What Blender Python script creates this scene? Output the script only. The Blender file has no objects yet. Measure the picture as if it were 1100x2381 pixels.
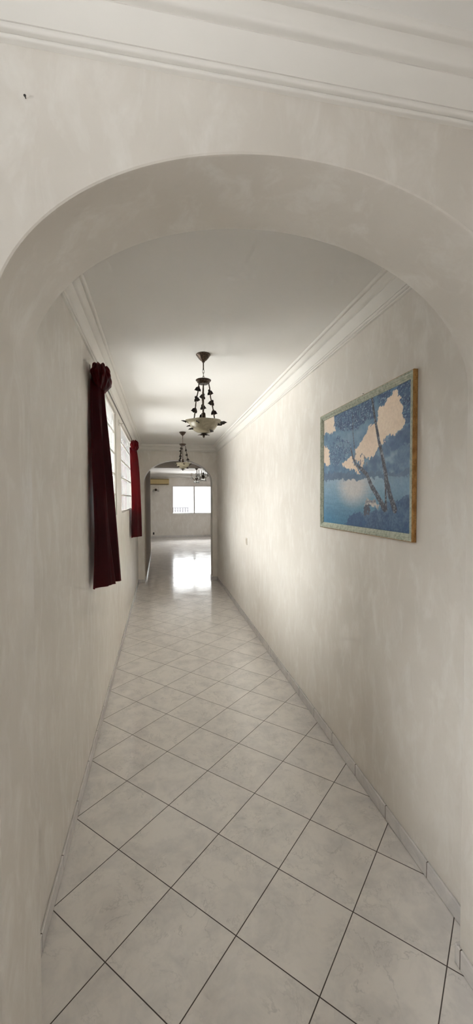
import bpy, math, random
import numpy as np
from mathutils import Vector, Matrix
random.seed(4)
S = bpy.context.scene
COL = S.collection
PI = math.pi

# ------------------------------------------------------------------ helpers
class MB:
    """collects geometry, links it as ONE mesh object"""
    def __init__(s): s.v = []; s.f = []
    def add(s, vs, fs):
        n = len(s.v); s.v += [tuple(p) for p in vs]; s.f += [tuple(i + n for i in f) for f in fs]; return s
    def box(s, x0, x1, y0, y1, z0, z1):
        vs = [(x, y, z) for x in (x0, x1) for y in (y0, y1) for z in (z0, z1)]
        return s.add(vs, [(0,1,3,2),(4,6,7,5),(0,4,5,1),(2,3,7,6),(0,2,6,4),(1,5,7,3)])
    def cbox(s, x0, x1, y0, y1, z0, z1, c=.004):
        """box with chamfered edges"""
        xs, ys, zs = (x0, x1), (y0, y1), (z0, z1)
        vs = []; idx = {}
        for i in (0, 1):
            for j in (0, 1):
                for k in (0, 1):
                    for a in range(3):
                        p = [xs[i], ys[j], zs[k]]
                        for b, sgn in enumerate(((1, -1)[i], (1, -1)[j], (1, -1)[k])):
                            if b != a: p[b] += sgn * c
                        idx[(i, j, k, a)] = len(vs); vs.append(tuple(p))
        fs = []
        for a in range(3):
            o = [b for b in range(3) if b != a]
            for e in (0, 1):
                q = []
                for (m, n) in ((0,0),(1,0),(1,1),(0,1)):
                    t = [0,0,0]; t[a] = e; t[o[0]] = m; t[o[1]] = n
                    q.append(idx[(t[0], t[1], t[2], a)])
                fs.append(q)
        for a in range(3):          # edges along axis a
            o = [b for b in range(3) if b != a]
            for m in (0, 1):
                for n in (0, 1):
                    t0 = [0,0,0]; t0[o[0]] = m; t0[o[1]] = n; t1 = list(t0); t1[a] = 1
                    fs.append([idx[(*t0, o[0])], idx[(*t0, o[1])], idx[(*t1, o[1])], idx[(*t1, o[0])]])
        for i in (0,1):
            for j in (0,1):
                for k in (0,1): fs.append([idx[(i,j,k,a)] for a in range(3)])
        return s.add(vs, fs)
    def lathe(s, prof, n=32, c=(0,0,0), wave=None):
        vs = []; fs = []
        for (r, z) in prof:
            for i in range(n):
                a = 2*PI*i/n
                rr = r*(wave(a, r) if wave else 1)
                vs.append((c[0]+rr*math.cos(a), c[1]+rr*math.sin(a), c[2]+z))
        for j in range(len(prof)-1):
            for i in range(n):
                fs.append((j*n+i, j*n+(i+1)%n, (j+1)*n+(i+1)%n, (j+1)*n+i))
        return s.add(vs, fs)
    def tube(s, pts, r, n=8, closed=False):
        pts = [Vector(p) for p in pts]; m = len(pts)
        rs = r if isinstance(r, (list, tuple)) else [r]*m
        vs = []; fs = []; up = Vector((0,0,1))
        for i, p in enumerate(pts):
            a = pts[i-1] if (i > 0 or closed) else p
            b = pts[(i+1) % m] if (i < m-1 or closed) else p
            d = (b-a).normalized()
            u = d.cross(up)
            if u.length < .05: u = d.cross(Vector((1,0,0)))
            u.normalize(); w = u.cross(d).normalized()
            for k in range(n):
                t = 2*PI*k/n
                vs.append(p + (u*math.cos(t)+w*math.sin(t))*rs[i])
        for i in range(m if closed else m-1):
            for k in range(n):
                j = (i+1) % m
                fs.append((i*n+k, i*n+(k+1)%n, j*n+(k+1)%n, j*n+k))
        if not closed:
            fs.append(tuple(range(n))[::-1]); fs.append(tuple((m-1)*n+k for k in range(n)))
        return s.add(vs, fs)
    def ball(s, c, r, n=10, sx=1, sy=1, sz=1):
        prof = [(max(1e-4, math.sin(PI*i/n)), -math.cos(PI*i/n)) for i in range(n+1)]
        vs = []; fs = []; m = 2*n
        for (a, z) in prof:
            for k in range(m):
                t = 2*PI*k/m; vs.append((c[0]+r*sx*a*math.cos(t), c[1]+r*sy*a*math.sin(t), c[2]+r*sz*z))
        for j in range(n):
            for k in range(m): fs.append((j*m+k, j*m+(k+1)%m, (j+1)*m+(k+1)%m, (j+1)*m+k))
        return s.add(vs, fs)
    def build(s, name, mat, parent=None, smooth=True, angle=35):
        me = bpy.data.meshes.new(name)
        me.from_pydata(s.v, [], s.f); me.validate()
        me.materials.append(mat)
        if smooth:
            me.shade_smooth(); me.set_sharp_from_angle(angle=math.radians(angle))
        me.update()
        o = bpy.data.objects.new(name, me); COL.objects.link(o)
        if parent is not None: o.parent = parent
        return o

def tag(o, label=None, cat=None, group=None, kind=None):
    if label: o['label'] = label
    if cat: o['category'] = cat
    if group: o['group'] = group
    if kind: o['kind'] = kind
    return o
def thing(name, loc, label, cat, group=None, rz=0):
    o = bpy.data.objects.new(name, None); COL.objects.link(o)
    o.location = loc; o.rotation_euler = (0,0,rz); o.empty_display_size = .05
    return tag(o, label, cat, group)
def copy_tree(o, parent=None):
    c = o.copy(); COL.objects.link(c); c.parent = parent
    for ch in list(o.children): copy_tree(ch, c)
    return c
def struct(o, label=None): return tag(o, label=label, kind='structure')

# ------------------------------------------------------------------ materials
def lin(c):
    return tuple((x/255/12.92 if x/255 <= .04045 else ((x/255+.055)/1.055)**2.4) for x in c) + (1,)
class NT:
    def __init__(s, name):
        s.m = bpy.data.materials.new(name); s.m.use_nodes = True
        s.t = s.m.node_tree; s.b = s.t.nodes['Principled BSDF']; s.out = s.t.nodes['Material Output']
    def n(s, typ, **kw):
        nd = s.t.nodes.new(typ)
        for k, v in kw.items():
            if k in nd.inputs.keys() if hasattr(nd.inputs, 'keys') else False: pass
            setattr(nd, k, v)
        return nd
    def l(s, a, b): s.t.links.new(a, b)
    def val(s, sock, v):
        if hasattr(v, 'is_linked') or hasattr(v, 'links'): s.l(v, sock)
        else: sock.default_value = v
    def math(s, op, a, b=0.0, c=None, clamp=False):
        nd = s.n('ShaderNodeMath', operation=op); nd.use_clamp = clamp
        s.val(nd.inputs[0], a); s.val(nd.inputs[1], b)
        if c is not None: s.val(nd.inputs[2], c)
        return nd.outputs[0]
    def noise(s, vec, scale, detail=4, rough=.5, dist=0, out='Fac'):
        nd = s.n('ShaderNodeTexNoise'); nd.inputs['Scale'].default_value = scale
        nd.inputs['Detail'].default_value = detail; nd.inputs['Roughness'].default_value = rough
        nd.inputs['Distortion'].default_value = dist
        if vec is not None: s.l(vec, nd.inputs['Vector'])
        return nd.outputs[out]
    def mapr(s, v, a, b, c, d, smooth=False):
        nd = s.n('ShaderNodeMapRange'); nd.clamp = True
        if smooth: nd.interpolation_type = 'SMOOTHSTEP'
        s.l(v, nd.inputs[0])
        for i, x in enumerate((a, b, c, d)): nd.inputs[i+1].default_value = x
        return nd.outputs[0]
    def mix(s, f, a, b):
        nd = s.n('ShaderNodeMix', data_type='RGBA')
        s.val(nd.inputs[0], f); s.val(nd.inputs[6], a); s.val(nd.inputs[7], b)
        return nd.outputs[2]
    def bump(s, h, strength=.2, dist=.01):
        nd = s.n('ShaderNodeBump'); nd.inputs['Strength'].default_value = strength
        nd.inputs['Distance'].default_value = dist; s.l(h, nd.inputs['Height'])
        s.l(nd.outputs[0], s.b.inputs['Normal']); return nd
    def pos(s): return s.n('ShaderNodeNewGeometry').outputs['Position']
    def mapping(s, v, loc=(0,0,0), rot=(0,0,0), sc=(1,1,1)):
        nd = s.n('ShaderNodeMapping'); s.l(v, nd.inputs[0])
        nd.inputs[1].default_value = loc; nd.inputs[2].default_value = rot; nd.inputs[3].default_value = sc
        return nd.outputs[0]

def simple(name, col, rough=.5, metal=0, spec=.5, noise=0, nscale=60, coat=0):
    t = NT(name); b = t.b
    b.inputs['Roughness'].default_value = rough; b.inputs['Metallic'].default_value = metal
    b.inputs['Specular IOR Level'].default_value = spec; b.inputs['Coat Weight'].default_value = coat
    if noise:
        f = t.noise(t.n('ShaderNodeTexCoord').outputs['Object'], nscale, 3)
        c = lin(col); d = tuple(x*(1-noise) for x in c[:3])+(1,)
        t.l(t.mix(f, c, d), b.inputs['Base Color'])
    else: b.inputs['Base Color'].default_value = lin(col)
    return t.m

def stucco(name, base, dark, light):
    """waxed polished plaster: cloudy trowel patches, some glossier than others"""
    t = NT(name); P = t.pos()
    big = t.noise(P, 1.5, 3, .6)
    warp = t.mapping(P, sc=(1,1,.45))
    mid = t.noise(warp, 11, 4, .65, .5)
    fine = t.noise(warp, 42, 3, .65)
    c = t.mix(t.mapr(big, .35, .68, 0, 1), lin(base), lin(dark))
    c = t.mix(t.mapr(mid, .48, .68, 0, .6), c, lin(light))
    c = t.mix(t.mapr(fine, .52, .75, 0, .4), c, lin(dark))
    t.l(c, t.b.inputs['Base Color'])
    t.l(t.mapr(mid, .38, .65, .52, .40), t.b.inputs['Roughness'])
    t.b.inputs['Specular IOR Level'].default_value = .42
    t.bump(t.noise(warp, 20, 2, .6), .18, .004)
    return t.m
M_WALL = stucco('polished_plaster', (230,225,218), (219,213,205), (238,235,230))
M_PASSAGE_SHADE = simple('passage_shade_taupe', (180,168,154), .9, spec=.15, noise=.06, nscale=5)  # passage shade put into a darker colour for its walls and ceiling
M_CEIL = simple('ceiling_paint', (238,236,233), .8, spec=.25, noise=.03, nscale=2)
M_CORN = simple('cornice_plaster', (236,233,228), .55, spec=.35, noise=.04, nscale=8)

def floor_mat():
    t = NT('diagonal_ceramic_tiles'); P = t.pos()
    sx = t.n('ShaderNodeSeparateXYZ'); t.l(P, sx.inputs[0])
    X, Y = sx.outputs[0], sx.outputs[1]
    OX, OY, q = -.2061, 1.4356, .33/math.sqrt(2)
    dx = t.math('SUBTRACT', X, OX); dy = t.math('SUBTRACT', Y, OY)
    b = t.math('DIVIDE', t.math('ADD', dx, dy), 2*q)
    a = t.math('DIVIDE', t.math('SUBTRACT', dx, dy), 2*q)
    def edge(v):   # distance in metres to the nearest grid line
        fr = t.math('FRACT', v)
        return t.math('MULTIPLY', t.math('MINIMUM', fr, t.math('SUBTRACT', 1.0, fr)), .33)
    d = t.math('MINIMUM', edge(a), edge(b))
    grout = t.mapr(d, .0013, .0024, 1, 0)
    cell = t.n('ShaderNodeCombineXYZ'); t.l(t.math('FLOOR', a), cell.inputs[0]); t.l(t.math('FLOOR', b), cell.inputs[1])
    wn = t.n('ShaderNodeTexWhiteNoise'); wn.noise_dimensions = '3D'; t.l(cell.outputs[0], wn.inputs['Vector'])
    off = t.n('ShaderNodeVectorMath', operation='SCALE'); t.l(wn.outputs['Color'], off.inputs[0]); off.inputs['Scale'].default_value = 20
    v = t.n('ShaderNodeVectorMath', operation='ADD'); t.l(P, v.inputs[0]); t.l(off.outputs[0], v.inputs[1]); v = v.outputs[0]
    cloud = t.noise(v, 7, 4, .68, .3)
    vein = t.noise(v, 6, 5, .68, .35)
    patch = t.noise(v, 6, 2)
    vd = t.math('ABSOLUTE', t.math('SUBTRACT', vein, .5))
    c = t.mix(t.mapr(cloud, .42, .66, 0, 1), lin((233,228,223)), lin((216,212,209)))
    c = t.mix(t.math('MULTIPLY', t.mapr(vd, 0, .022, .5, 0, True), t.mapr(patch, .42, .62, 0, 1)), c, lin((186,183,181)))
    c = t.mix(grout, c, lin((62,52,45)))
    t.l(c, t.b.inputs['Base Color'])
    dust = t.noise(P, 3, 2)
    t.l(t.math('ADD', t.mapr(dust, .3, .7, .10, .17), t.math('MULTIPLY', grout, .5)), t.b.inputs['Roughness'])
    t.b.inputs['Specular IOR Level'].default_value = .55
    ripple = t.noise(P, 9, 1)
    h = t.math('ADD', t.math('MULTIPLY', grout, -1.0), t.math('MULTIPLY', ripple, .12))
    t.bump(h, .25, .002)
    return t.m
M_FLOOR = floor_mat()

def skirt_mat():
    t = NT('skirting_tile'); P = t.pos()
    sx = t.n('ShaderNodeSeparateXYZ'); t.l(P, sx.inputs[0])
    fr = t.math('FRACT', t.math('DIVIDE', t.math('SUBTRACT', sx.outputs[1], 1.508), .325))
    d = t.math('MULTIPLY', t.math('MINIMUM', fr, t.math('SUBTRACT', 1.0, fr)), .325)
    low = t.mapr(sx.outputs[2], .0015, .004, 1, 0)
    g = t.math('MAXIMUM', t.mapr(d, .0012, .0024, 1, 0), low)
    cl = t.noise(P, 7, 5, .6, 1.5)
    c = t.mix(t.mapr(cl, .35, .65, 0, 1), lin((220,216,213)), lin((202,199,198)))
    c = t.mix(g, c, lin((84,74,66)))
    t.l(c, t.b.inputs['Base Color']); t.b.inputs['Roughness'].default_value = .2
    t.bump(t.math('MULTIPLY', g, -1.0), .3, .002)
    return t.m
M_SKIRT = skirt_mat()

def cloth_mat():
    t = NT('burgundy_satin_cloth')
    P = t.n('ShaderNodeTexCoord').outputs['Object']
    f = t.noise(t.mapping(P, sc=(1,1,.08)), 60, 4)
    c = t.mix(f, lin((50,3,11)), lin((66,6,15)))
    t.l(c, t.b.inputs['Base Color']); t.b.inputs['Roughness'].default_value = .4; t.b.inputs['Specular IOR Level'].default_value = .22
    t.b.inputs['Sheen Weight'].default_value = 0; t.b.inputs['Sheen Roughness'].default_value = .4
    t.b.inputs['Sheen Tint'].default_value = lin((220,120,130))
    t.bump(t.noise(P, 700, 2), .15, .001)
    tr = t.n('ShaderNodeBsdfTranslucent'); tr.inputs[0].default_value = lin((196,26,44))
    mx = t.n('ShaderNodeMixShader'); mx.inputs[0].default_value = .32
    t.l(t.b.outputs[0], mx.inputs[1]); t.l(tr.outputs[0], mx.inputs[2]); t.l(mx.outputs[0], t.out.inputs[0])
    return t.m
M_CLOTH = cloth_mat()

def bronze_mat():
    t = NT('antique_bronze'); P = t.n('ShaderNodeTexCoord').outputs['Object']
    f = t.noise(P, 90, 4)
    t.l(t.mix(t.mapr(f, .4, .65, 0, 1), lin((58,46,40)), lin((104,88,74))), t.b.inputs['Base Color'])
    t.b.inputs['Metallic'].default_value = .75; t.b.inputs['Roughness'].default_value = .38
    t.bump(f, .2, .001); return t.m
M_BRONZE = bronze_mat()
M_LEAF = simple('dark_bronze_leaf', (46,37,33), .5, .4, noise=.3)
M_STEEL = simple('pale_steel', (176,170,162), .25, .8)
def alabaster():
    t = NT('alabaster_glass'); P = t.n('ShaderNodeTexCoord').outputs['Object']
    f = t.noise(P, 16, 5, .6, 2.5)
    t.l(t.mix(t.mapr(f, .38, .62, 0, 1), lin((198,190,168)), lin((164,155,132))), t.b.inputs['Base Color'])
    t.b.inputs['Roughness'].default_value = .18; t.b.inputs['Coat Weight'].default_value = .2
    tr = t.n('ShaderNodeBsdfTranslucent'); tr.inputs[0].default_value = lin((226,218,196))
    mx = t.n('ShaderNodeMixShader'); mx.inputs[0].default_value = .3
    t.l(t.b.outputs[0], mx.inputs[1]); t.l(tr.outputs[0], mx.inputs[2]); t.l(mx.outputs[0], t.out.inputs[0])
    return t.m
M_BOWL = alabaster()

def glass_mat(name, frost=0.0, tint=(.97,.98,.98,1), reed=False):
    """window glass lets light straight through, a little of it scattered, plus a surface reflection"""
    t = NT(name); t.t.nodes.remove(t.b)
    tp = t.n('ShaderNodeBsdfTransparent'); tp.inputs[0].default_value = tint
    gl = t.n('ShaderNodeBsdfGlossy'); gl.inputs['Roughness'].default_value = .03
    fr = t.n('ShaderNodeFresnel'); fr.inputs[0].default_value = 1.4
    body = tp.outputs[0]
    if frost:
        tl = t.n('ShaderNodeBsdfTranslucent'); tl.inputs[0].default_value = (.9,.9,.88,1)
        mx = t.n('ShaderNodeMixShader'); 
        if reed:
            sx = t.n('ShaderNodeSeparateXYZ'); t.l(t.pos(), sx.inputs[0])
            w = t.math('SINE', t.math('MULTIPLY', sx.outputs[1], 2*PI/.035))
            t.l(t.mapr(w, -1, 1, frost-.2, frost+.2), mx.inputs[0])
        else: mx.inputs[0].default_value = frost
        t.l(tp.outputs[0], mx.inputs[1]); t.l(tl.outputs[0], mx.inputs[2]); body = mx.outputs[0]
    m2 = t.n('ShaderNodeMixShader'); t.l(fr.outputs[0], m2.inputs[0]); t.l(body, m2.inputs[1]); t.l(gl.outputs[0], m2.inputs[2])
    t.l(m2.outputs[0], t.out.inputs[0]); return t.m
M_GLASS = glass_mat('clear_glass')
M_REED = glass_mat('reeded_glass', .3, tint=(.74,.75,.74,1), reed=True)
def crystal_mat():
    t = NT('crystal'); b = t.b
    b.inputs['Base Color'].default_value = (.9,.9,.86,1); b.inputs['Roughness'].default_value = .05
    b.inputs['Transmission Weight'].default_value = .75; b.inputs['IOR'].default_value = 1.5
    return t.m
M_CRYSTAL = crystal_mat()
M_FRAME_W = simple('window_frame_paint', (205,200,192), .4, noise=.04)
M_ALU = simple('aluminium_frame', (190,186,182), .35, .3)
M_PLASTIC = simple('ivory_plastic', (214,206,194), .35)
M_AC = simple('aged_cream_plastic', (206,184,134), .4, noise=.08, nscale=6)
M_ACD = simple('air_vent_dark', (110,92,66), .6)
M_DARK = simple('dark_rubber', (38,34,32), .5)
M_RAIL = simple('painted_iron_rail', (52,52,56), .7, spec=.2)
M_GOLD = None
def gold_mat():
    t = NT('worn_gold_frame_side'); P = t.n('ShaderNodeTexCoord').outputs['Object']
    f = t.noise(t.mapping(P, sc=(1,1,.5)), 45, 6, .7)
    g = t.noise(P, 200, 3)
    c = t.mix(t.mapr(f, .38, .62, 0, 1), lin((196,152,92)), lin((150,106,58)))
    c = t.mix(t.mapr(g, .6, .72, 0, .8), c, lin((82,62,42)))
    t.l(c, t.b.inputs['Base Color']); t.b.inputs['Roughness'].default_value = .5; t.b.inputs['Metallic'].default_value = .15
    return t.m
M_GOLD = gold_mat()
def sage_mat():
    t = NT('sage_green_moulding'); P = t.n('ShaderNodeTexCoord').outputs['Object']
    f = t.noise(P, 70, 5)
    t.l(t.mix(t.mapr(f, .4, .7, 0, 1), lin((196,200,184)), lin((152,160,142))), t.b.inputs['Base Color'])
    t.b.inputs['Roughness'].default_value = .45; return t.m
M_SAGE = sage_mat()

# ------------------------------------------------------------------ the plan, metres
H = 1.62                       # eye height
ZC = 2.68                      # ceiling
XL, XR = -.44, 1.11            # corridor walls
YF, YB = .935, 1.20            # near arch wall, front and back face
YE, YE2 = 8.05, 8.32           # far arch wall
YP = 12.2                      # end of the passage behind it
YS = 17.6                      # far wall of the salon

def arch_wall(name, y0, y1, x0, x1, ox0, ox1, spring, rise, ztop=ZC+.02, n=72):
    """wall with a basket-arched opening from the floor"""
    mb = MB(); cx = (ox0+ox1)/2; a = (ox1-ox0)/2
    pts = [(ox0, 0)] + [(ox0, spring*k/6) for k in range(1, 6)]
    pts += [(cx-a*math.cos(PI*i/n), spring+rise*math.sin(PI*i/n)) for i in range(n+1)]
    pts += [(ox1, spring*k/6) for k in range(5, 0, -1)] + [(ox1, 0)]
    r = .006                       # softened arris
    m = len(pts); rings = []
    nrm = []
    for i, (x, z) in enumerate(pts):
        p = pts[max(0, i-1)]; q = pts[min(m-1, i+1)]
        tx, tz = q[0]-p[0], q[1]-p[1]; L = math.hypot(tx, tz) or 1
        nrm.append((-tz/L, tx/L))          # away from the opening
    vs = []
    for (off, y) in ((r, y0), (r*.3, y0+r*.3), (0, y0+r), (0, y1-r), (r*.3, y1-r*.3), (r, y1)):
        for (x, z), (nx, nz) in zip(pts, nrm): vs.append((x+nx*off, y, max(0, z+nz*off)))
    fs = []
    for k in range(5):
        for i in range(m-1): fs.append((k*m+i, k*m+i+1, (k+1)*m+i+1, (k+1)*m+i))
    mb.add(vs, fs)
    for k, y in ((0, y0), (5, y1)):        # faces around the opening
        base = len(mb.v)
        tops = []
        for i in range(m):
            x, _, z = vs[k*m+i]
            if i <= 6: tops.append((x0, y, z if i < 6 else spring))
            elif i >= m-7: tops.append((x1, y, z if i > m-7 else spring))
            else: tops.append((x, y, ztop))
        f2 = []
        allv = [vs[k*m+i] for i in range(m)] + tops
        for i in range(m-1):
            if i in (6, m-8):      # corner patch up to the ceiling
                e = len(allv); xx = x0 if i == 6 else x1
                allv.append((xx, y, ztop))
                if i == 6: f2.append((i, i+1, m+i+1, e, m+i))
                else: f2.append((i, i+1, m+i+1, e, m+i))
            else: f2.append((i, i+1, m+i+1, m+i))
        if k == 0: f2 = [f[::-1] for f in f2]
        mb.add(allv, f2)
    return struct(mb.build(name, M_WALL, angle=25))

def wall_x(name, xa, xb, y0, y1, z0, z1, holes=(), mat=None):
    """wall whose faces look along x, with rectangular holes (ya, yb, za, zb)"""
    mb = MB(); ys = sorted({y0, y1, *[h for q in holes for h in q[:2]]}); zs = sorted({z0, z1, *[h for q in holes for h in q[2:]]})
    def solid(i, j):
        if i < 0 or j < 0 or i >= len(ys)-1 or j >= len(zs)-1: return False
        cy, cz = (ys[i]+ys[i+1])/2, (zs[j]+zs[j+1])/2
        return not any(q[0] < cy < q[1] and q[2] < cz < q[3] for q in holes)
    for i in range(len(ys)-1):
        for j in range(len(zs)-1):
            if not solid(i, j): continue
            a, b, c, d = ys[i], ys[i+1], zs[j], zs[j+1]
            mb.add([(xa,a,c),(xa,b,c),(xa,b,d),(xa,a,d)], [(0,1,2,3)]); mb.add([(xb,a,c),(xb,b,c),(xb,b,d),(xb,a,d)], [(3,2,1,0)])
            if not solid(i-1, j): mb.add([(xa,a,c),(xb,a,c),(xb,a,d),(xa,a,d)], [(3,2,1,0)])
            if not solid(i+1, j): mb.add([(xa,b,c),(xb,b,c),(xb,b,d),(xa,b,d)], [(0,1,2,3)])
            if not solid(i, j-1): mb.add([(xa,a,c),(xb,a,c),(xb,b,c),(xa,b,c)], [(0,1,2,3)])
            if not solid(i, j+1): mb.add([(xa,a,d),(xb,a,d),(xb,b,d),(xa,b,d)], [(3,2,1,0)])
    return struct(mb.build(name, mat or M_WALL, smooth=False))
def wall_y(name, ya, yb, x0, x1, z0, z1, holes=(), mat=None):
    o = wall_x(name, ya, yb, x0, x1, z0, z1, holes, mat)
    for v in o.data.vertices: v.co = (v.co.y, v.co.x, v.co.z)
    o.data.flip_normals(); return o

# shell
f = MB().box(-1.9, 4.6, -3.0, YS+.2, -.2, 0); struct(f.build('floor', M_FLOOR, smooth=False))
c = MB().box(-1.9, 3.2, -3.0, YB, ZC, ZC+.15).box(XL-.2, 1.6, YB, YE2, ZC, ZC+.15).box(-1.9, 4.6, YP+.12, YS+.2, ZC, ZC+.15)
struct(c.build('ceiling', M_CEIL, smooth=False))
struct(MB().box(-.9, 2.0, YE2, YP+.12, 2.56, 2.80).build('ceiling_passage', M_PASSAGE_SHADE, smooth=False))
arch_wall('wall_near', YF, YB, -1.9, 3.2, -.345, 1.005, 1.965, .452)
arch_wall('wall_end', YE, YE2, -.9, 2.0, -.318, 1.008, 1.95, .44)
W1 = (2.96, 4.30, 1.465, 2.50); W2 = (4.80, 6.55, 1.465, 2.50)  # second opening lengthened unseen behind its curtain to light the end wall
wall_x('wall_left', XL, XL-.2, YB, YE, 0, ZC+.02, (W1, W2)).data.flip_normals()
wall_x('wall_right', XR, XR+.2, YB, YE, 0, ZC+.02)
NW = (-.30, .60, 1.62, 2.52)
NW2 = (-2.45, -1.35, 1.05, 2.15)
wall_x('wall_front_left', -1.15, -1.35, -3.0, YF, 0, ZC+.02, (NW, NW2)).data.flip_normals()
wall_x('wall_front_right', 3.0, 3.2, -3.0, YF, 0, ZC+.02)
wall_y('wall_back', -2.8, -3.0, -1.9, 3.2, 0, ZC+.02)
wall_x('wall_passage_left', -.300, -.50, YE2, YP+.12, 0, 2.58, (), M_PASSAGE_SHADE)
wall_x('wall_passage_right', 1.50, 1.7, YE2, YP+.12, 0, 2.58, (), M_PASSAGE_SHADE)
wall_y('wall_salon_near', YP, YP+.12, -1.9, 4.6, 0, ZC+.02, ((-.302, 1.52, -.01, 2.56),))
wall_x('wall_salon_left', -1.7, -1.9, YP+.12, YS+.2, 0, ZC+.02)
wall_x('wall_salon_right', 4.4, 4.6, YP+.12, YS+.2, 0, ZC+.02, ((14.9, 15.6, 1.1, 2.2),))
W3 = (.49, 2.36, 1.00, 2.19)
wall_y('wall_salon_far', YS, YS+.2, -1.9, 4.6, 0, ZC+.02, (W3,))

# cornices: one profile swept round each room
PROF = [(0,.125),(.009,.125),(.013,.121),(.013,.117),(.009,.113),(.015,.112),(.020,.107),(.020,.102),(.016,.099),(.019,.098),(.021,.088),
        (.025,.072),(.032,.057),(.041,.045),(.038,.042),(.038,.039),(.047,.036),(.056,.028),(.066,.018),(.071,.011),(.076,.011),(.078,.015),(.084,.016),(.089,.012),(.092,.006),(.092,0)]
def cornice(name, x0, x1, y0, y1, zc=ZC, k=1.0):
    mb = MB(); P = [(a*k, b*k) for a, b in PROF]; n = len(P); vs = []
    for (cx, cy, sx, sy) in ((x0,y0,1,1),(x1,y0,-1,1),(x1,y1,-1,-1),(x0,y1,1,-1)):
        for (o, d) in P: vs.append((cx+sx*o, cy+sy*o, zc-d))
    fs = [(i*n+j, i*n+j+1, ((i+1)%4)*n+j+1, ((i+1)%4)*n+j) for i in range(4) for j in range(n-1)]
    return struct(mb.add(vs, fs).build(name, M_CORN, angle=50))
cornice('trim_corridor', XL, XR, YB, YE)
cornice('trim_front', -1.15, 3.0, -2.8, YF)
cornice('trim_salon', -1.7, 4.4, YP+.12, YS)

# skirting tiles
HS, TS = .072, .010
def skirt(name, boxes):
    mb = MB()
    for b in boxes: mb.cbox(*b, c=.0025)
    return struct(mb.build(name, M_SKIRT, angle=30))
skirt('baseboard_left', [(XL, XL+TS, YB, YE, 0, HS)])
skirt('baseboard_right', [(XR-TS, XR, YB, YE, 0, HS)])
skirt('baseboard_end', [(XL+TS, -.318, YE-TS, YE, 0, HS), (1.008, XR-TS, YE-TS, YE, 0, HS), (-.318, -.308, YE, YE2, 0, HS), (.998, 1.008, YE, YE2, 0, HS)])
skirt('baseboard_near', [(1.005-TS, 1.005, YF, YB, 0, HS), (-.345, -.345+TS, YF, YB, 0, HS), (XL+TS, -.345, YB, YB+TS, 0, HS), (1.005-TS, XR-TS, YB, YB+TS, 0, HS),
                         (-1.15, -.345, YF-TS, YF, 0, HS), (1.005, 3.0, YF-TS, YF, 0, HS)])
skirt('baseboard_salon', [(-1.7, 4.4, YS-TS, YS, 0, HS), (-.30, -.29, YE2, YP+.12, 0, HS)])

# ------------------------------------------------------------------ windows
def left_window(name, w, xg, bars):
    y0, y1, z0, z1 = w
    root = struct(bpy.data.objects.new(name, None)); COL.objects.link(root); root.location = (xg, (y0+y1)/2, z0)
    inv = Matrix.Translation(-Vector(root.location))
    fr = MB(); t = .022; d = .016
    fr.cbox(xg-d, xg+d, y0, y0+t, z0, z1); fr.cbox(xg-d, xg+d, y1-t, y1, z0, z1)
    fr.cbox(xg-d, xg+d, y0+t, y1-t, z0, z0+t); fr.cbox(xg-d, xg+d, y0+t, y1-t, z1-t, z1)
    a = fr.build('window_frame', M_FRAME_W, root); a.matrix_local = inv
    for k in range(1, bars):
        z = z0 + (z1-z0)*k/bars
        b = MB().cbox(xg-.010, xg+.010, y0+t, y1-t, z-.007, z+.007, .002).build('glazing_bar', M_FRAME_W, root); b.matrix_local = inv
    g = MB()
    for k in range(bars):
        za = z0+(z1-z0)*k/bars; zb = z0+(z1-z0)*(k+1)/bars
        g = MB().box(xg-.002, xg+.002, y0+t, y1-t, za+.006, zb-.006); o = g.build('pane', M_REED, root, smooth=False); o.matrix_local = inv
    return root
left_window('window_1', W1, XL-.022, 5)
left_window('window_2', W2, XL-.022, 5)

def sliding_window(name, w, yg, panes, along_x=True):
    x0, x1, z0, z1 = w
    root = struct(bpy.data.objects.new(name, None)); COL.objects.link(root)
    root.location = ((x0+x1)/2, yg, z0); inv = Matrix.Translation(-Vector(root.location)); t = .03
    fr = MB(); fr.cbox(x0, x0+t, yg-.03, yg+.03, z0, z1); fr.cbox(x1-t, x1, yg-.03, yg+.03, z0, z1)
    fr.cbox(x0+t, x1-t, yg-.03, yg+.03, z0, z0+t); fr.cbox(x0+t, x1-t, yg-.03, yg+.03, z1-t, z1)
    fr.build('window_frame', M_ALU, root).matrix_local = inv
    for k in range(1, panes):
        x = x0+(x1-x0)*k/panes
        MB().cbox(x-.028, x+.028, yg-.02, yg+.02, z0+t, z1-t).build('mullion', M_ALU, root).matrix_local = inv
    for k in range(panes):
        a = x0+(x1-x0)*k/panes+.03; b = x0+(x1-x0)*(k+1)/panes-.03
        MB().box(a, b, yg-.003, yg+.003, z0+t, z1-t).build('pane', M_GLASS, root, smooth=False).matrix_local = inv
    return root
sliding_window('window_3', W3, YS+.07, 2)
# sill under the salon window
struct(MB().cbox(W3[0]-.05, W3[1]+.05, YS-.03, YS+.04, W3[2]-.03, W3[2]).build('trim_sill', M_CORN))
# window of the front room, daylight from the left
o4 = sliding_window('window_4', (NW[0], NW[1], NW[2], NW[3]), 0, 2)
o4.rotation_euler = (0, 0, PI/2); o4.location = (-1.25, (NW[0]+NW[1])/2, NW[2])
o7 = sliding_window('window_front_added', NW2, 0, 2)  # second unseen window, added to send light deeper into the corridor
o7.rotation_euler = (0, 0, PI/2); o7.location = (-1.25, (NW2[0]+NW2[1])/2, NW2[2])
# unseen side window, added to brighten the salon
SW = (14.9, 15.6, 1.1, 2.2)
o6 = sliding_window('window_salon_added', SW, 0, 2); o6.rotation_euler = (0, 0, PI/2); o6.location = (4.5, (SW[0]+SW[1])/2, SW[2])
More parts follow.
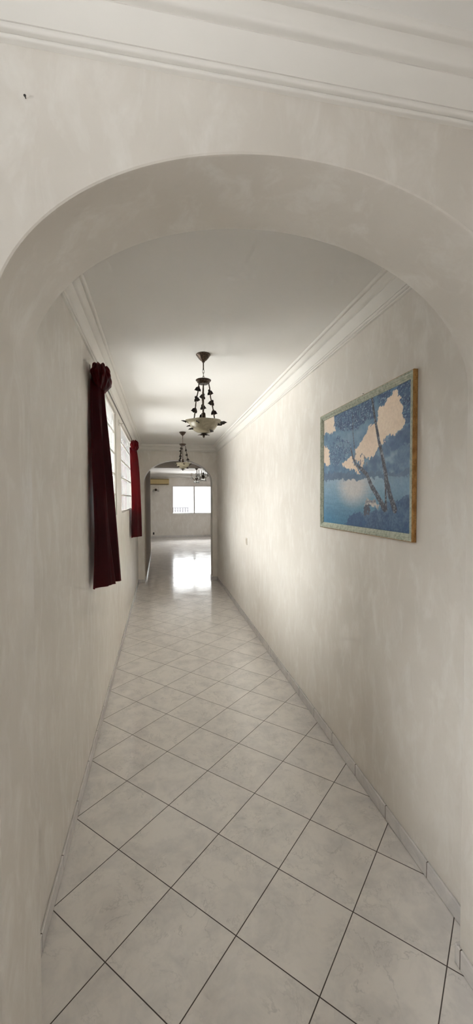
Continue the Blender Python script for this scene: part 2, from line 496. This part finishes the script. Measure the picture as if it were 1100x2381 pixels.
# balcony balusters outside the salon window
rail = thing('balcony_railing', (.8, 19.0, 0), 'dark balcony railing with a row of balusters outside the far window', 'railing')
MB().cbox(-1.0, .48, -.03, .03, 1.21, 1.25).build('top_rail', M_RAIL, rail)
MB().cbox(-1.0, .48, -.03, .03, 1.00, 1.03).build('bottom_rail', M_RAIL, rail)
for k in range(13):
    x = -.95+k*.115
    MB().lathe([(.020,1.03),(.034,1.06),(.038,1.10),(.024,1.15),(.036,1.19),(.024,1.21)], 8, (x,0,0)).build('baluster', M_RAIL, rail)
MB().cbox(-1.1, .55, -.12, .12, 0, 1.00).build('parapet', M_CORN, rail)

# ------------------------------------------------------------------ curtains
def curtain(name, label, group, y0, y1, zt, zb, d_top, d_bot, xw, flip=False, seed=0, folds=3, power=1.15, neck=.62):
    """bunched cloth: sheet with deep folds hanging from a gathered, knotted head"""
    rnd = random.Random(seed)
    root = thing(name, (xw+.045, (y0+y1)/2, zb), label, 'curtain', group)
    nt, nz = 150, 60
    ph = [rnd.uniform(-.5, .5) for _ in range(4)]
    vs = []
    zneck = zt-.115
    W = y1-y0
    for j in range(nz+1):
        s = j/nz; z = zneck+.02-(zneck+.02-zb)*s
        flare = d_top+(d_bot-d_top)*(s**power)
        wid = neck+(1-neck)*min(1, s*2.2)**.7
        for i in range(nt+1):
            t = i/nt
            tt = 1-t if flip else t
            yy = y0+W*(.5+(tt-.5)*wid)
            grow = .62+.38*t
            w1 = .5-.5*math.cos(2*PI*(folds*t+.12*math.sin(3*s+ph[0])))
            w2 = .10*math.sin(2*PI*(7.3*t+ph[1])+2.0*s) + .05*math.sin(2*PI*(15*t+ph[2])-3*s)
            x = xw+.012+flare*grow*(w1*.9+.08)+flare*w2*.55
            yy += .012*math.sin(2*PI*(folds*t)+1.2+s)
            zz = z
            if j == nz: zz = zb+.012*math.sin(2*PI*folds*t*.5+ph[3]) + .03*t
            vs.append((x, yy, zz))
    fs = [(j*(nt+1)+i, j*(nt+1)+i+1, (j+1)*(nt+1)+i+1, (j+1)*(nt+1)+i) for j in range(nz) for i in range(nt)]
    mb = MB().add(vs, fs)
    def local(o):
        o.data.transform(Matrix.Translation(-Vector(root.location))); return o
    o = local(mb.build('drape', M_CLOTH, root, angle=180))
    m = o.modifiers.new('thickness', 'SOLIDIFY'); m.thickness = .003; m.offset = 0
    # hem: the doubled band along the bottom
    # gathered head: ruffled cloth wound round the rod and knotted
    hv = []; hn, hm = 96, 26
    cy = y0+W*.5; cx = xw+.062
    for j in range(hm+1):
        s = j/hm
        z = zt - (zt-zneck+.03)*s
        prof = .80+.55*math.sin(PI*min(1, s*1.02))**.8 - .25*s
        for i in range(hn):
            a = 2*PI*i/hn
            ruff = 1+.13*math.sin(11*a+5*s+seed)+.07*math.sin(23*a-7*s)+.05*math.sin(5*a+9*s)
            rx = .040*prof*ruff; ry = W*.43*prof*ruff
            side = math.cos(a)
            yo = ry*math.sin(a) + (.035 if not flip else -.0)*s*0
            hv.append((cx+rx*side*(1.25 if side > 0 else .9), cy+yo, z+.010*math.sin(9*a+seed)*(1-s)))
    hf = [(j*hn+i, j*hn+(i+1)%hn, (j+1)*hn+(i+1)%hn, (j+1)*hn+i) for j in range(hm) for i in range(hn)]
    hf.append(tuple(range(hn))[::-1])
    hd = MB().add(hv, hf)
    local(hd.build('gathered_heading', M_CLOTH, root, angle=180))
    # knot bulging towards the room
    kn = MB(); ky = cy+(.045 if not flip else .03); kv = []
    n1, n2 = 24, 48
    for j in range(n1+1):
        u = PI*j/n1
        for i in range(n2):
            a = 2*PI*i/n2
            r = 1+.14*math.sin(6*a+3*u+seed)+.08*math.sin(11*a-5*u)
            kv.append((cx+.012+.038*math.sin(u)*math.cos(a)*r, ky+.060*math.sin(u)*math.sin(a)*r, zt-.075+.058*math.cos(u)))
    kf = [(j*n2+i, j*n2+(i+1)%n2, (j+1)*n2+(i+1)%n2, (j+1)*n2+i) for j in range(n1) for i in range(n2)]
    local(MB().add(kv, kf).build('knot', M_CLOTH, root, angle=180))
    return root
curtain('curtain', 'dark burgundy curtain with knotted head, the nearer one, in shade', 'burgundy curtains on the left wall',
        2.61, 2.93, 2.468, 1.062, .075, .185, XL, False, 3, 2.0)
curtain('curtain', 'burgundy curtain with knotted head, the farther one, lit bright red by the window', 'burgundy curtains on the left wall',
        5.93, 6.27, 2.462, 1.065, .080, .168, XL, False, 9, 2.0, .45, .5)
# rod with brackets
rod = thing('curtain_rod', (XL, 4.3, 2.452), 'thin metal curtain rod above the left windows', 'curtain rod')
RX = .050
MB().tube([(RX, -1.56, 0), (RX, 1.99, 0)], .0065, 10).build('rod', M_BRONZE, rod)
for yy in (-1.565, 1.995):
    MB().ball((RX, yy, 0), .009).build('finial', M_STEEL, rod)
for yy in (-1.54, .28, 1.97):
    b = MB().cbox(0, .005, yy-.012, yy+.012, -.035, .030, .001); b.tube([(.004, yy, -.004), (RX*.6, yy, -.016), (RX, yy, -.008)], .005, 8)
    b.build('bracket', M_FRAME_W, rod)

# ------------------------------------------------------------------ pendant lamps
def leaf_mb(mb, o, d, size, tilt=0.0, face=None):
    """a curled, lobed ivy leaf growing from o in direction d"""
    d = Vector(d).normalized(); up = Vector((0,0,1)) if abs(d.z) < .9 else Vector((0,1,0))
    u = d.cross(up).normalized(); w = u.cross(d).normalized()
    u, w = u*math.cos(tilt)+w*math.sin(tilt), w*math.cos(tilt)-u*math.sin(tilt)
    if face is not None:
        w = Vector(face); w = (w-d*w.dot(d)).normalized(); u = w.cross(d).normalized()
    outl = [(0,0),(-.10,.30),(-.02,.52),(.20,.50),(.34,.36),(.52,.42),(.72,.26),(.86,.12),(1.05,0)]
    ring = outl + [(a, -b) for a, b in outl[1:-1]][::-1]
    vs = []
    for sgn in (1, -1):
        for a, b in ring:
            vs.append(Vector(o)+d*a*size+u*b*size+w*((-.35*b*b-.25*(a-.3)**2)*size+sgn*.0016))
        vs.append(Vector(o)+d*.45*size+w*(.03*size+sgn*.0016))
    n = len(ring); fs = []
    for i in range(n):
        j = (i+1) % n
        fs += [(i, j, n), (n+1+j, n+1+i, 2*n+1), (i, n+1+i, n+1+j, j)]
    return mb.add(vs, fs)

def pendant(loc, rz, label):
    r = thing('pendant_lamp', loc, label, 'pendant lamp', 'bowl pendant lamps along the corridor', rz)
    # canopy bell, local z = 0 at the ceiling
    MB().lathe([(.001,0),(.050,0),(.053,-.003),(.053,-.008),(.049,-.011),(.045,-.018),(.034,-.034),(.022,-.046),(.012,-.052),(.010,-.060),(.001,-.060)], 28).build('canopy', M_BRONZE, r)
    MB().tube([(0,0,-.055),(0,0,-.115)], .0045, 10).build('stem', M_BRONZE, r)
    ch = MB()
    for k in range(3):
        cz = -.125-k*.024
        pts = [((.006*math.cos(a) if k % 2 == 0 else 0), (.006*math.cos(a) if k % 2 else 0), cz+.016*math.sin(a)) for a in [2*PI*i/12 for i in range(12)]]
        ch.tube(pts, .0022, 6, closed=True)
    ch.build('chain', M_STEEL, r)
    MB().lathe([(.001,-.178),(.018,-.178),(.050,-.184),(.056,-.188),(.056,-.193),(.048,-.197),(.046,-.206),(.034,-.212),(.034,-.218),(.001,-.218)], 30).build('top_plate', M_BRONZE, r)
    zr = -.487            # rim height
    k = 0
    for i in range(3):
        a = PI/6+2*PI*i/3+PI
        p0 = Vector((.040*math.cos(a), .040*math.sin(a), -.215)); p1 = Vector((.088*math.cos(a), .088*math.sin(a), zr))
        rd = MB(); pts = []
        for s in range(9):
            t = s/8; q = p0.lerp(p1, t); q += Vector((math.sin(t*9+i)*.0022, math.cos(t*8+i)*.0022, 0)); pts.append(q)
        rd.tube(pts, .0042, 8); rd.tube([(p[0]+.004*math.sin(j*1.6), p[1]+.004*math.cos(j*1.6), p[2]) for j, p in enumerate(pts)], .0018, 6)
        rod_o = rd.build('hanging_rod', M_BRONZE, r)
        for j, t in enumerate((.22, .50, .77)):
            t += (-.06, .03, .07)[i]*(1 if j < 2 else .4)
            q = p0.lerp(p1, t); sgn = 1 if (j+i) % 2 else -1
            dr = Vector((sgn*(.8+.2*math.cos(j)), .35*math.sin(2.1*j+i), -.30+.2*math.sin(i+j)))
            lb = MB(); fc = Vector((.5*math.sin(3*j+i), -1, .25*math.cos(2*i+j)))
            leaf_mb(lb, q-dr*.012, dr, .040, 0, fc)
            leaf_mb(lb, q, dr*-.5+Vector((0,.2,-.6)), .026, 0, fc)
            lb.build('leaf', M_LEAF, rod_o)
    # glass bowl with a wavy flared rim
    wave = lambda a, rr: 1+(.035*math.sin(6*a))*max(0, (rr-.085)/.045)
    outer = [(.002,-.578),(.022,-.577),(.045,-.571),(.066,-.560),(.084,-.544),(.096,-.527),(.104,-.510),(.114,-.499),(.128,-.493),(.134,-.490)]
    inner = [(.133,-.4865),(.126,-.489),(.112,-.494),(.100,-.506),(.091,-.524),(.080,-.540),(.062,-.555),(.042,-.566),(.020,-.572),(.002,-.573)]
    MB().lathe(outer+inner, 60, wave=wave).build('bowl', M_BOWL, r)
    MB().lathe([(.004,-.20),(.004,-.42),(.014,-.43),(.016,-.47),(.012,-.50),(.020,-.51),(.020,-.566),(.004,-.57)], 16).build('bulb_stem', M_BRONZE, r)
    MB().lathe([(.001,-.575),(.016,-.577),(.020,-.581),(.014,-.587),(.007,-.591),(.009,-.598),(.006,-.606),(.001,-.610)], 18).build('finial', M_BRONZE, r)
    # leaf sprays on the bowl: three around the rim, one under it
    for (a, rr, z, sz) in ((PI, .128, -.492, .034), (PI*.93, .100, -.515, .028), (PI*1.08, .088, -.545, .030), (0.0, .125, -.497, .046), (-.15, .104, -.508, .026),
                           (PI*1.35, .112, -.512, .028), (PI*.35, .112, -.505, .032), (PI*1.75, .060, -.560, .034)):
        lb = MB(); o = Vector((rr*math.cos(a), rr*math.sin(a), z))
        d = Vector((math.cos(a), math.sin(a), .25 if rr > .11 else -.25))
        leaf_mb(lb, o, d, sz, .5); lb.tube([o, o-d*.012+Vector((0,0,-.004))], .002, 6)
        lb.build('leaf_ornament', M_LEAF, r)
    lb = MB()
    for i in range(5): leaf_mb(lb, Vector((0,0,-.584)), Vector((math.cos(2*PI*i/5+.3), math.sin(2*PI*i/5+.3), .03)), .044, 0)
    lb.build('bottom_leaves', M_BRONZE, r)
    return r
lamp = pendant((.315, 3.0, ZC), 0, 'bowl pendant lamp with dark leaf rods, the larger one, nearest the camera')
l2 = copy_tree(lamp); l2.location = (.348, 6.5, ZC); l2.rotation_euler = (0,0,.55)
l2['label'] = 'bowl pendant lamp with leaf rods, the farther one, in front of the far arch'

# ------------------------------------------------------------------ framed painting
def inpoly(U, V, poly):
    r = np.zeros(U.shape, bool); n = len(poly)
    for i in range(n):
        x0, y0 = poly[i]; x1, y1 = poly[(i+1) % n]
        if y0 == y1: continue
        c = ((y0 > V) != (y1 > V)) & (U < (x1-x0)*(V-y0)/(y1-y0)+x0)
        r ^= c
    return r
def vnoise(U, V, f, seed):
    rg = np.random.RandomState(seed); G = rg.rand(260, 260)
    x = U*f; y = V*f*.75; xi = np.floor(x).astype(int); yi = np.floor(y).astype(int); fx = x-xi; fy = y-yi
    fx = fx*fx*(3-2*fx); fy = fy*fy*(3-2*fy); g = lambda a, b: G[a % 260, b % 260]
    return (g(xi,yi)*(1-fx)*(1-fy)+g(xi+1,yi)*fx*(1-fy)+g(xi,yi+1)*(1-fx)*fy+g(xi+1,yi+1)*fx*fy)
def fbm(U, V, f, s): return (vnoise(U,V,f,s)+.5*vnoise(U,V,2*f,s+1)+.25*vnoise(U,V,4*f,s+2))/1.75

def painting_colors(U, V):
    wu = U+.022*(fbm(U,V,22,3)-.5)*2+.016*(fbm(U,V,75,13)-.5)*2; wv = V+.028*(fbm(U,V,22,9)-.5)*2+.020*(fbm(U,V,75,19)-.5)*2
    C = np.zeros(U.shape+(3,)); A = lambda c: np.array(c, float)
    n1 = fbm(U,V,26,20)[...,None]; n2 = fbm(U,V,70,31)[...,None]; n3 = fbm(U,V,8,40)[...,None]; n4 = fbm(U,V,125,71)[...,None]
    def put(mask, col, col2=None, nz=None, al=1.0):
        nonlocal C
        c = A(col) if col2 is None else A(col)*(1-nz)+A(col2)*nz
        m = mask[...,None]*al if mask.dtype != bool else mask[...,None].astype(float)*al
        C = C*(1-m)+c*m
    one = np.ones(U.shape, bool)
    put(one, (122,160,190), (70,110,150), np.clip(n1*1.3+n4*.9-.6,0,1))                     # misty blue foliage
    put(one, (150,178,198), None, None, .0)
    haze = np.clip(1-np.abs((V-.74)-.25*(U-.3))*6,0,1)*np.clip(1-np.abs(U-.35)*2.2,0,1)
    put(haze*.6, (140,172,194))
    def poly(p, *a, **k): put(inpoly(wu, wv, p), *a, **k)
    cream, cream2 = (252,232,210), (246,222,200)
    poly([(-.02,1.03),(.189,1.03),(.165,.938),(.191,.842),(-.02,.87)], (226,218,206), cream2, n3)
    poly([(-.02,.747),(.06,.735),(.106,.654),(.089,.542),(-.02,.58)], cream, cream2, n3)
    poly([(.879,.975),(.916,.918),(.934,.825),(.957,.74),(.91,.687),(.807,.672),(.752,.604),(.683,.567),(.59,.53),(.541,.493),(.462,.565),(.468,.654),(.564,.723),(.635,.791),(.702,.807),(.723,.897),(.804,.934)], cream, cream2, n3)
    poly([(.289,.525),(.364,.573),(.421,.579),(.476,.5),(.529,.437),(.408,.471)], cream, cream2, n3)
    poly([(.541,.475),(.683,.567),(.787,.653),(.883,.671),(.97,.715),(1.02,.72),(1.02,.379),(.542,.41)], (132,164,190), (58,94,136), np.clip(n1*1.7+n4*.7-.7,0,1))
    poly([(.788,.629),(.883,.663),(.97,.708),(1.02,.706),(1.02,.588),(.902,.578),(.828,.568)], (44,78,124), (84,120,160), np.clip(n1*1.5-.2,0,1))
    def leaf(p, dens):
        put(inpoly(wu, wv, p)&(n2[...,0]*.5+n4[...,0]*.5 > dens), (30,60,104), (66,104,148), n1)
        put(inpoly(wu, wv, p)&(n4[...,0] > .70), (150,178,204))
    leaf([(.173,.986),(.331,1.03),(.667,1.0),(.668,.849),(.46,.799),(.287,.839),(.165,.898)], .42)
    leaf([(.7,1.0),(.842,1.0),(.823,.95),(.764,.932),(.722,.937)], .30)
    leaf([(.87,1.02),(1.02,1.02),(1.02,.727),(.953,.727),(.934,.832),(.907,.921)], .40)
    leaf([(.088,.615),(.105,.737),(.224,.795),(.392,.722),(.421,.644),(.335,.582),(.209,.539),(.125,.528)], .52)
    sp = inpoly(wu, wv, [(.45,.62),(.60,.56),(.62,.50),(.50,.46),(.43,.53)])&(n2[...,0] > .62); put(sp, (120,120,128))
    # lake
    lake = V < .43-.045*U
    t = np.clip(V/.42,0,1)[...,None]
    base = A((58,120,158))*(1-t)+A((150,178,200))*t
    streak = (fbm(U*.25,V*3,40,55)-.5)[...,None]*18
    m = lake[...,None]; C = np.where(m, base+streak, C)
    d = ((U-.44+.05*(fbm(U*.3,V*4,40,77)-.5))/.25)**2+((V-.33)/.19)**2
    put(np.clip(1.1-d,0,1)**1.3*lake*.8, (226,214,208))
    put((U > .8)&lake, (96,134,166), (124,156,182), n1, al=.7)
    poly([(-.02,.483),(.529,.433),(1.02,.407),(1.02,.377),(.592,.389),(-.02,.407)], (70,100,134), (100,128,158), n1)
    poly([(.369,-.02),(.439,.093),(.57,.118),(.642,.138),(.793,.177),(.86,.216),(1.02,.253),(1.02,-.03),(.2,-.02)], (46,82,124), (92,126,160), np.clip(n1*1.2+n4*.9-.7,0,1))
    poly([(.339,-.01),(.397,.09),(.493,.114),(.57,.092),(.607,.034),(.571,-.01)], (30,72,118), (52,96,140), n1)
    # trunks
    def trunk(pts, w0, w1):
        n = len(pts)-1
        for i in range(n):
            (ax, ay), (bx, by) = pts[i], pts[i+1]
            ex, ey = bx-ax, by-ay; L2 = ex*ex+(ey*.7)**2
            s = np.clip(((U-ax)*ex+(V-ay)*ey*.49)/L2, 0, 1)
            dd = np.hypot(U-ax-s*ex, (V-ay-s*ey)*.7)
            w = w0+(w1-w0)*(i+s)/n
            w = w*(1+.35*(n1[...,0]-.5))
            put(dd < w, (40,48,66), (140,148,160), np.clip(n4*3.2-1.5,0,1))
    trunk([(.425,.953),(.433,.787),(.455,.638)], .0025, .004)
    trunk([(.779,.475),(.791,.325),(.798,.153)], .006, .010)
    trunk([(.406,.655),(.435,.577),(.476,.509),(.542,.467),(.603,.418),(.651,.331),(.73,.231),(.783,.161)], .006, .018)
    trunk([(.65,1.002),(.68,.846),(.725,.657),(.769,.507),(.8,.364),(.831,.262),(.875,.156)], .008, .020)
    poly([(.587,.231),(.641,.214),(.719,.191),(.714,.166),(.582,.175)], (206,202,198), (90,96,112), np.clip(n2*2.2-.8,0,1))
    poly([(.569,.174),(.63,.172),(.63,.108),(.576,.11)], (44,52,72), (86,100,124), n1)
    C += (n2-.5)*14+(n4-.5)*22
    return np.clip(C, 0, 255)

PY0, PY1, PZ0, PZ1 = 1.616, 2.668, 1.426, 2.186     # outer edge of the frame
pic = thing('framed_painting', (XR, (PY0+PY1)/2, (PZ0+PZ1)/2), 'blue lake and trees painting in a green and gold frame on the right wall', 'painting')
pinv = Matrix.Translation(-Vector(pic.location))
def frame_ring(name, prof, mat):
    """prof: (inset from the outer edge, height off the wall)"""
    vs = []; n = len(prof)
    for (cy, cz, sy, sz) in ((PY0,PZ0,1,1),(PY1,PZ0,-1,1),(PY1,PZ1,-1,-1),(PY0,PZ1,1,-1)):
        for (i, h) in prof: vs.append((XR-h, cy+sy*i, cz+sz*i))
    fs = [(k*n+j, k*n+j+1, ((k+1)%4)*n+j+1, ((k+1)%4)*n+j) for k in range(4) for j in range(n-1)]
    o = MB().add(vs, fs).build(name, mat, pic, angle=30); o.data.transform(pinv); return o
frame_ring('frame_side', [(.004,.001),(0,.002),(0,.021),(.001,.023),(.003,.024)], M_GOLD)
frame_ring('frame_moulding', [(.003,.0235),(.004,.0255),(.007,.0255),(.008,.023),(.010,.023),(.012,.025),(.016,.024),(.018,.021),(.020,.022),(.026,.018),(.027,.016),(.030,.0165),(.034,.014),(.036,.010),(.036,.002)], M_SAGE)
def canvas():
    y0, y1, z0, z1 = PY0+.034, PY1-.034, PZ0+.034, PZ1-.034
    nu, nv = 330, 230
    u = np.linspace(0, 1, nu); v = np.linspace(0, 1, nv); U, V = np.meshgrid(u, v)
    vs = [(XR-.0105, y1-(y1-y0)*a, z0+(z1-z0)*b) for b in v for a in u]
    fs = [(j*nu+i, j*nu+i+1, (j+1)*nu+i+1, (j+1)*nu+i) for j in range(nv-1) for i in range(nu-1)]
    e = len(vs)
    vs += [(XR-.002,y1,z0),(XR-.002,y0,z0),(XR-.002,y0,z1),(XR-.002,y1,z1)]
    fs += [(e,e+3,e+2,e+1),(0,nu-1,e+1,e),((nv-1)*nu,e+3,e+2,nv*nu-1),(0,e,e+3,(nv-1)*nu),(nu-1,nv*nu-1,e+2,e+1)]
    C = painting_colors(U, V)/255.0
    L = np.where(C <= .04045, C/12.92, ((C+.055)/1.055)**2.4)
    t = NT('oil_painting'); at = t.n('ShaderNodeAttribute'); at.attribute_name = 'paint'
    t.l(at.outputs['Color'], t.b.inputs['Base Color']); t.b.inputs['Roughness'].default_value = .45
    t.bump(t.noise(t.n('ShaderNodeTexCoord').outputs['Object'], 160, 3), .2, .001)
    o = MB().add(vs, fs).build('painted_canvas', t.m, pic, smooth=False)
    ca = o.data.color_attributes.new('paint', 'FLOAT_COLOR', 'POINT')
    buf = np.ones((len(vs), 4)); buf[:e, :3] = L.reshape(-1, 3); buf[e:, :3] = .4
    ca.data.foreach_set('color', buf.ravel().astype(np.float32))
    o.data.transform(pinv); return o
canvas()
def nail(loc, axis, label):
    n = MB(); d = Vector(axis); p = Vector((0,0,0))
    n.tube([p-d*.004, p+d*.006], .0011, 6); n.tube([p+d*.006, p+d*.007], .0026, 10)
    o = n.build('nail', M_DARK); o.location = loc; return tag(o, label, 'nail')
nail((XR, 2.10, 2.200), (-1,0,0), 'small dark nail in the right wall just above the painting')
nail((-.268, YF, 2.452), (0,-1,0), 'small dark nail high on the wall above the near arch, below the cornice')

# light switch at the far end of the right wall
sw = thing('light_switch', (XR, 5.23, 1.065), 'ivory light switch plate at the far end of the right wall', 'switch')
MB().cbox(-.010, 0, -.040, .040, -.045, .045, .003).build('plate', M_PLASTIC, sw)
MB().cbox(-.016, -.009, -.022, .022, -.028, .028, .002).build('rocker', M_PLASTIC, sw)

# ------------------------------------------------------------------ salon
ac = thing('air_conditioner', (-.09, YS, 2.24), 'cream air conditioner high on the far wall, left of the window', 'air conditioner')
MB().add([(x, y, z) for x in (-.44,.44) for (y, z) in ((0,0),(-.10,0),(-.17,.035),(-.19,.10),(-.185,.20),(-.16,.235),(0,.24))],
         [(i, i+1, i+8, i+7) for i in range(6)]+[(6,0,7,13)]+[tuple(range(7))[::-1], tuple(range(7,14))]).build('housing', M_AC, ac, angle=20)
MB().cbox(-.40, .40, -.176, -.12, .004, .030).build('air_flap', M_ACD, ac)
MB().cbox(-.42, .42, -.12, -.02, .238, .246).build('top_grille', M_ACD, ac)
so = thing('wall_socket', (-.33+.02, YS, .17), 'small dark socket low on the far wall beside the salon opening', 'socket')
MB().cbox(-.03, .03, -.012, 0, -.05, .05, .003).build('plate', M_DARK, so)
MB().lathe([(.001,0),(.018,0),(.018,.014),(.001,.014)], 14).build('plug', M_DARK, so).rotation_euler = (PI/2, 0, 0)

def drop_mb(c, s):
    mb = MB(); mb.lathe([(.0005,0),(.0035*s,-.004*s),(.0015*s,-.009*s),(.008*s,-.022*s),(.009*s,-.028*s),(.0005,-.040*s)], 6, c); return mb
def chandelier(loc, ztop, label, group, scale=1.0, arms=6):
    r = thing('crystal_chandelier', loc, label, 'chandelier', group)
    MB().lathe([(.001,ztop),(.05,ztop),(.05,ztop-.015),(.02,ztop-.05),(.001,ztop-.05)], 20).build('canopy', M_BRONZE, r)
    MB().tube([(0,0,ztop-.04),(0,0,.10)], .006, 8).build('stem', M_BRONZE, r)
    s = scale
    MB().lathe([(.004,.12),(.016*s,.11),(.03*s,.08),(.014*s,.05),(.040*s,.02),(.055*s,-.01),(.040*s,-.04),(.016*s,-.06),(.02*s,-.08),(.002,-.10)], 20).build('hub', M_BRONZE, r)
    MB().lathe([(.002,-.155),(.05*s,-.150),(.085*s,-.12),(.095*s,-.10),(.090*s,-.10),(.05*s,-.145),(.002,-.15)], 20).build('crystal_dish', M_CRYSTAL, r)
    for i in range(arms):
        a = 2*PI*i/arms+.3; ca, sa = math.cos(a), math.sin(a)
        pts = []
        for k in range(11):
            t = k/10; rr = (.03+.165*t)*s; z = -.01-.06*math.sin(PI*min(1,t*1.25))*s+.06*t*t
            pts.append((rr*ca, rr*sa, z))
        am = MB().tube(pts, .006*s, 8).build('arm', M_BRONZE, r)
        e = pts[-1]
        MB().lathe([(.002,0),(.028*s,.006),(.032*s,.014),(.012*s,.012),(.012*s,.016),(.002,.016)], 14, e).build('drip_pan', M_CRYSTAL, am)
        MB().lathe([(.010*s,.012),(.010*s,.085),(.012*s,.10),(.007*s,.125),(.001,.145)], 10, e).build('candle', M_PLASTIC, am)
        for k in range(3):
            b = a+(k-1)*.16
            drop_mb((e[0]+.02*math.cos(b+k*2)*s, e[1]+.02*math.sin(b+k*2)*s, e[2]), 1.7*s).build('crystal_drop', M_CRYSTAL, am)
    for i in range(12):
        a = 2*PI*i/12; drop_mb((.09*s*math.cos(a), .09*s*math.sin(a), -.11), 1.5*s).build('crystal_drop', M_CRYSTAL, r)
    return r
ch1 = chandelier((1.225, 14.1, 2.345), ZC-2.345, 'crystal chandelier hanging in front of the top of the far window', 'crystal chandeliers in the salon')
ch2 = copy_tree(ch1); ch2.location = (1.315, 12.75, 2.345); ch2.rotation_euler = (0,0,.4)
ch2['label'] = 'crystal chandelier half hidden behind the right edge of the far arch'
sc = thing('wall_sconce', (-.20, YS, 2.02), 'small crystal wall sconce on the far wall under the air conditioner', 'wall lamp')
MB().lathe([(.001,0),(.05,0),(.055,.01),(.03,.02),(.001,.02)], 18).build('backplate', M_BRONZE, sc).rotation_euler = (PI/2, 0, 0)
for sx in (-1, 1):
    pts = [(sx*.10*k/8, -.02-.12*math.sin(PI/2*k/8), -.03*math.sin(PI*k/8)) for k in range(9)]
    am = MB().tube(pts, .006, 8).build('arm', M_BRONZE, sc); e = pts[-1]
    MB().lathe([(.002,0),(.030,.006),(.034,.014),(.002,.012)], 14, e).build('drip_pan', M_CRYSTAL, am)
    MB().lathe([(.012,.012),(.012,.09),(.001,.14)], 10, e).build('candle', M_PLASTIC, am)
    for k in range(4): drop_mb((e[0]+.025*math.cos(1.6*k), e[1]+.025*math.sin(1.6*k), e[2]), 2.2).build('crystal_drop', M_CRYSTAL, am)

# ------------------------------------------------------------------ daylight
W = bpy.data.worlds.new('daylight'); S.world = W; W.use_nodes = True
bg = W.node_tree.nodes['Background']; bg.inputs[0].default_value = (.985, .988, .99, 1)
# hazy bright sky above, sunlit ground below, darker built-up band along the horizon
wt = W.node_tree; tc = wt.nodes.new('ShaderNodeTexCoord'); sp = wt.nodes.new('ShaderNodeSeparateXYZ')
mg = wt.nodes.new('ShaderNodeMapRange'); mg.interpolation_type = 'SMOOTHSTEP'
add = wt.nodes.new('ShaderNodeMath'); add.operation = 'ADD'
mr = wt.nodes.new('ShaderNodeMapRange'); mr.interpolation_type = 'SMOOTHSTEP'
for i, v in enumerate((.06, .72, 1.1, 16.0)): mr.inputs[i+1].default_value = v
for i, v in enumerate((-.04, -.62, 0, 7.0)): mg.inputs[i+1].default_value = v
wt.links.new(tc.outputs['Generated'], sp.inputs[0]); wt.links.new(sp.outputs[2], mr.inputs[0])
wt.links.new(sp.outputs[2], mg.inputs[0]); wt.links.new(mr.outputs[0], add.inputs[0]); wt.links.new(mg.outputs[0], add.inputs[1])
wt.links.new(add.outputs[0], bg.inputs[1])
def portal(name, loc, rot, sx, sy):
    l = bpy.data.lights.new(name, 'AREA'); l.shape = 'RECTANGLE'; l.size = sx; l.size_y = sy
    l.cycles.is_portal = True
    o = bpy.data.objects.new(name, l); COL.objects.link(o); o.location = loc; o.rotation_euler = rot; return o
for w in (W1, W2):
    portal('daylight_portal', (XL-.21, (w[0]+w[1])/2, (w[2]+w[3])/2), (0, -PI/2, 0), w[3]-w[2], w[1]-w[0])
portal('daylight_portal', ((W3[0]+W3[1])/2, YS+.21, (W3[2]+W3[3])/2), (-PI/2, 0, 0), W3[1]-W3[0], W3[3]-W3[2])
for w in (NW, NW2):
    portal('daylight_portal', (-1.36, (w[0]+w[1])/2, (w[2]+w[3])/2), (0, -PI/2, 0), w[3]-w[2], w[1]-w[0])
portal('daylight_portal', (4.61, (SW[0]+SW[1])/2, (SW[2]+SW[3])/2), (0, PI/2, 0), SW[3]-SW[2], SW[1]-SW[0])

# ------------------------------------------------------------------ camera
cam = bpy.data.cameras.new('camera'); co = bpy.data.objects.new('camera', cam); COL.objects.link(co)
yaw, pitch, roll, fpx = .184, -.0317, -.0031, 945.4
fw = Vector((math.sin(yaw)*math.cos(pitch), math.cos(yaw)*math.cos(pitch), math.sin(pitch)))
r0 = Vector((math.cos(yaw), -math.sin(yaw), 0)); u0 = r0.cross(fw)
rt = r0*math.cos(roll)+u0*math.sin(roll); up = u0*math.cos(roll)-r0*math.sin(roll)
co.matrix_world = Matrix.Translation((0,0,H)) @ Matrix((rt, up, -fw)).transposed().to_4x4()
cam.sensor_fit = 'HORIZONTAL'; cam.sensor_width = 36; cam.lens = 36*fpx/1100
cam.clip_start = .02; cam.clip_end = 200
S.camera = co
S.view_settings.view_transform = 'Standard'; S.view_settings.look = 'None'
S.view_settings.gamma = 1; S.view_settings.use_curve_mapping = False
S.view_settings.exposure = 1.72
S.cycles.use_denoising = True
S.cycles.max_bounces = 9; S.cycles.diffuse_bounces = 6; S.cycles.glossy_bounces = 3
S.cycles.use_adaptive_sampling = True; S.cycles.adaptive_threshold = .1; S.cycles.adaptive_min_samples = 16; S.cycles.use_light_tree = False
S.cycles.transparent_max_bounces = 8; S.cycles.transmission_bounces = 4
S.cycles.caustics_reflective = False; S.cycles.caustics_refractive = False
S.cycles.sample_clamp_indirect = 8
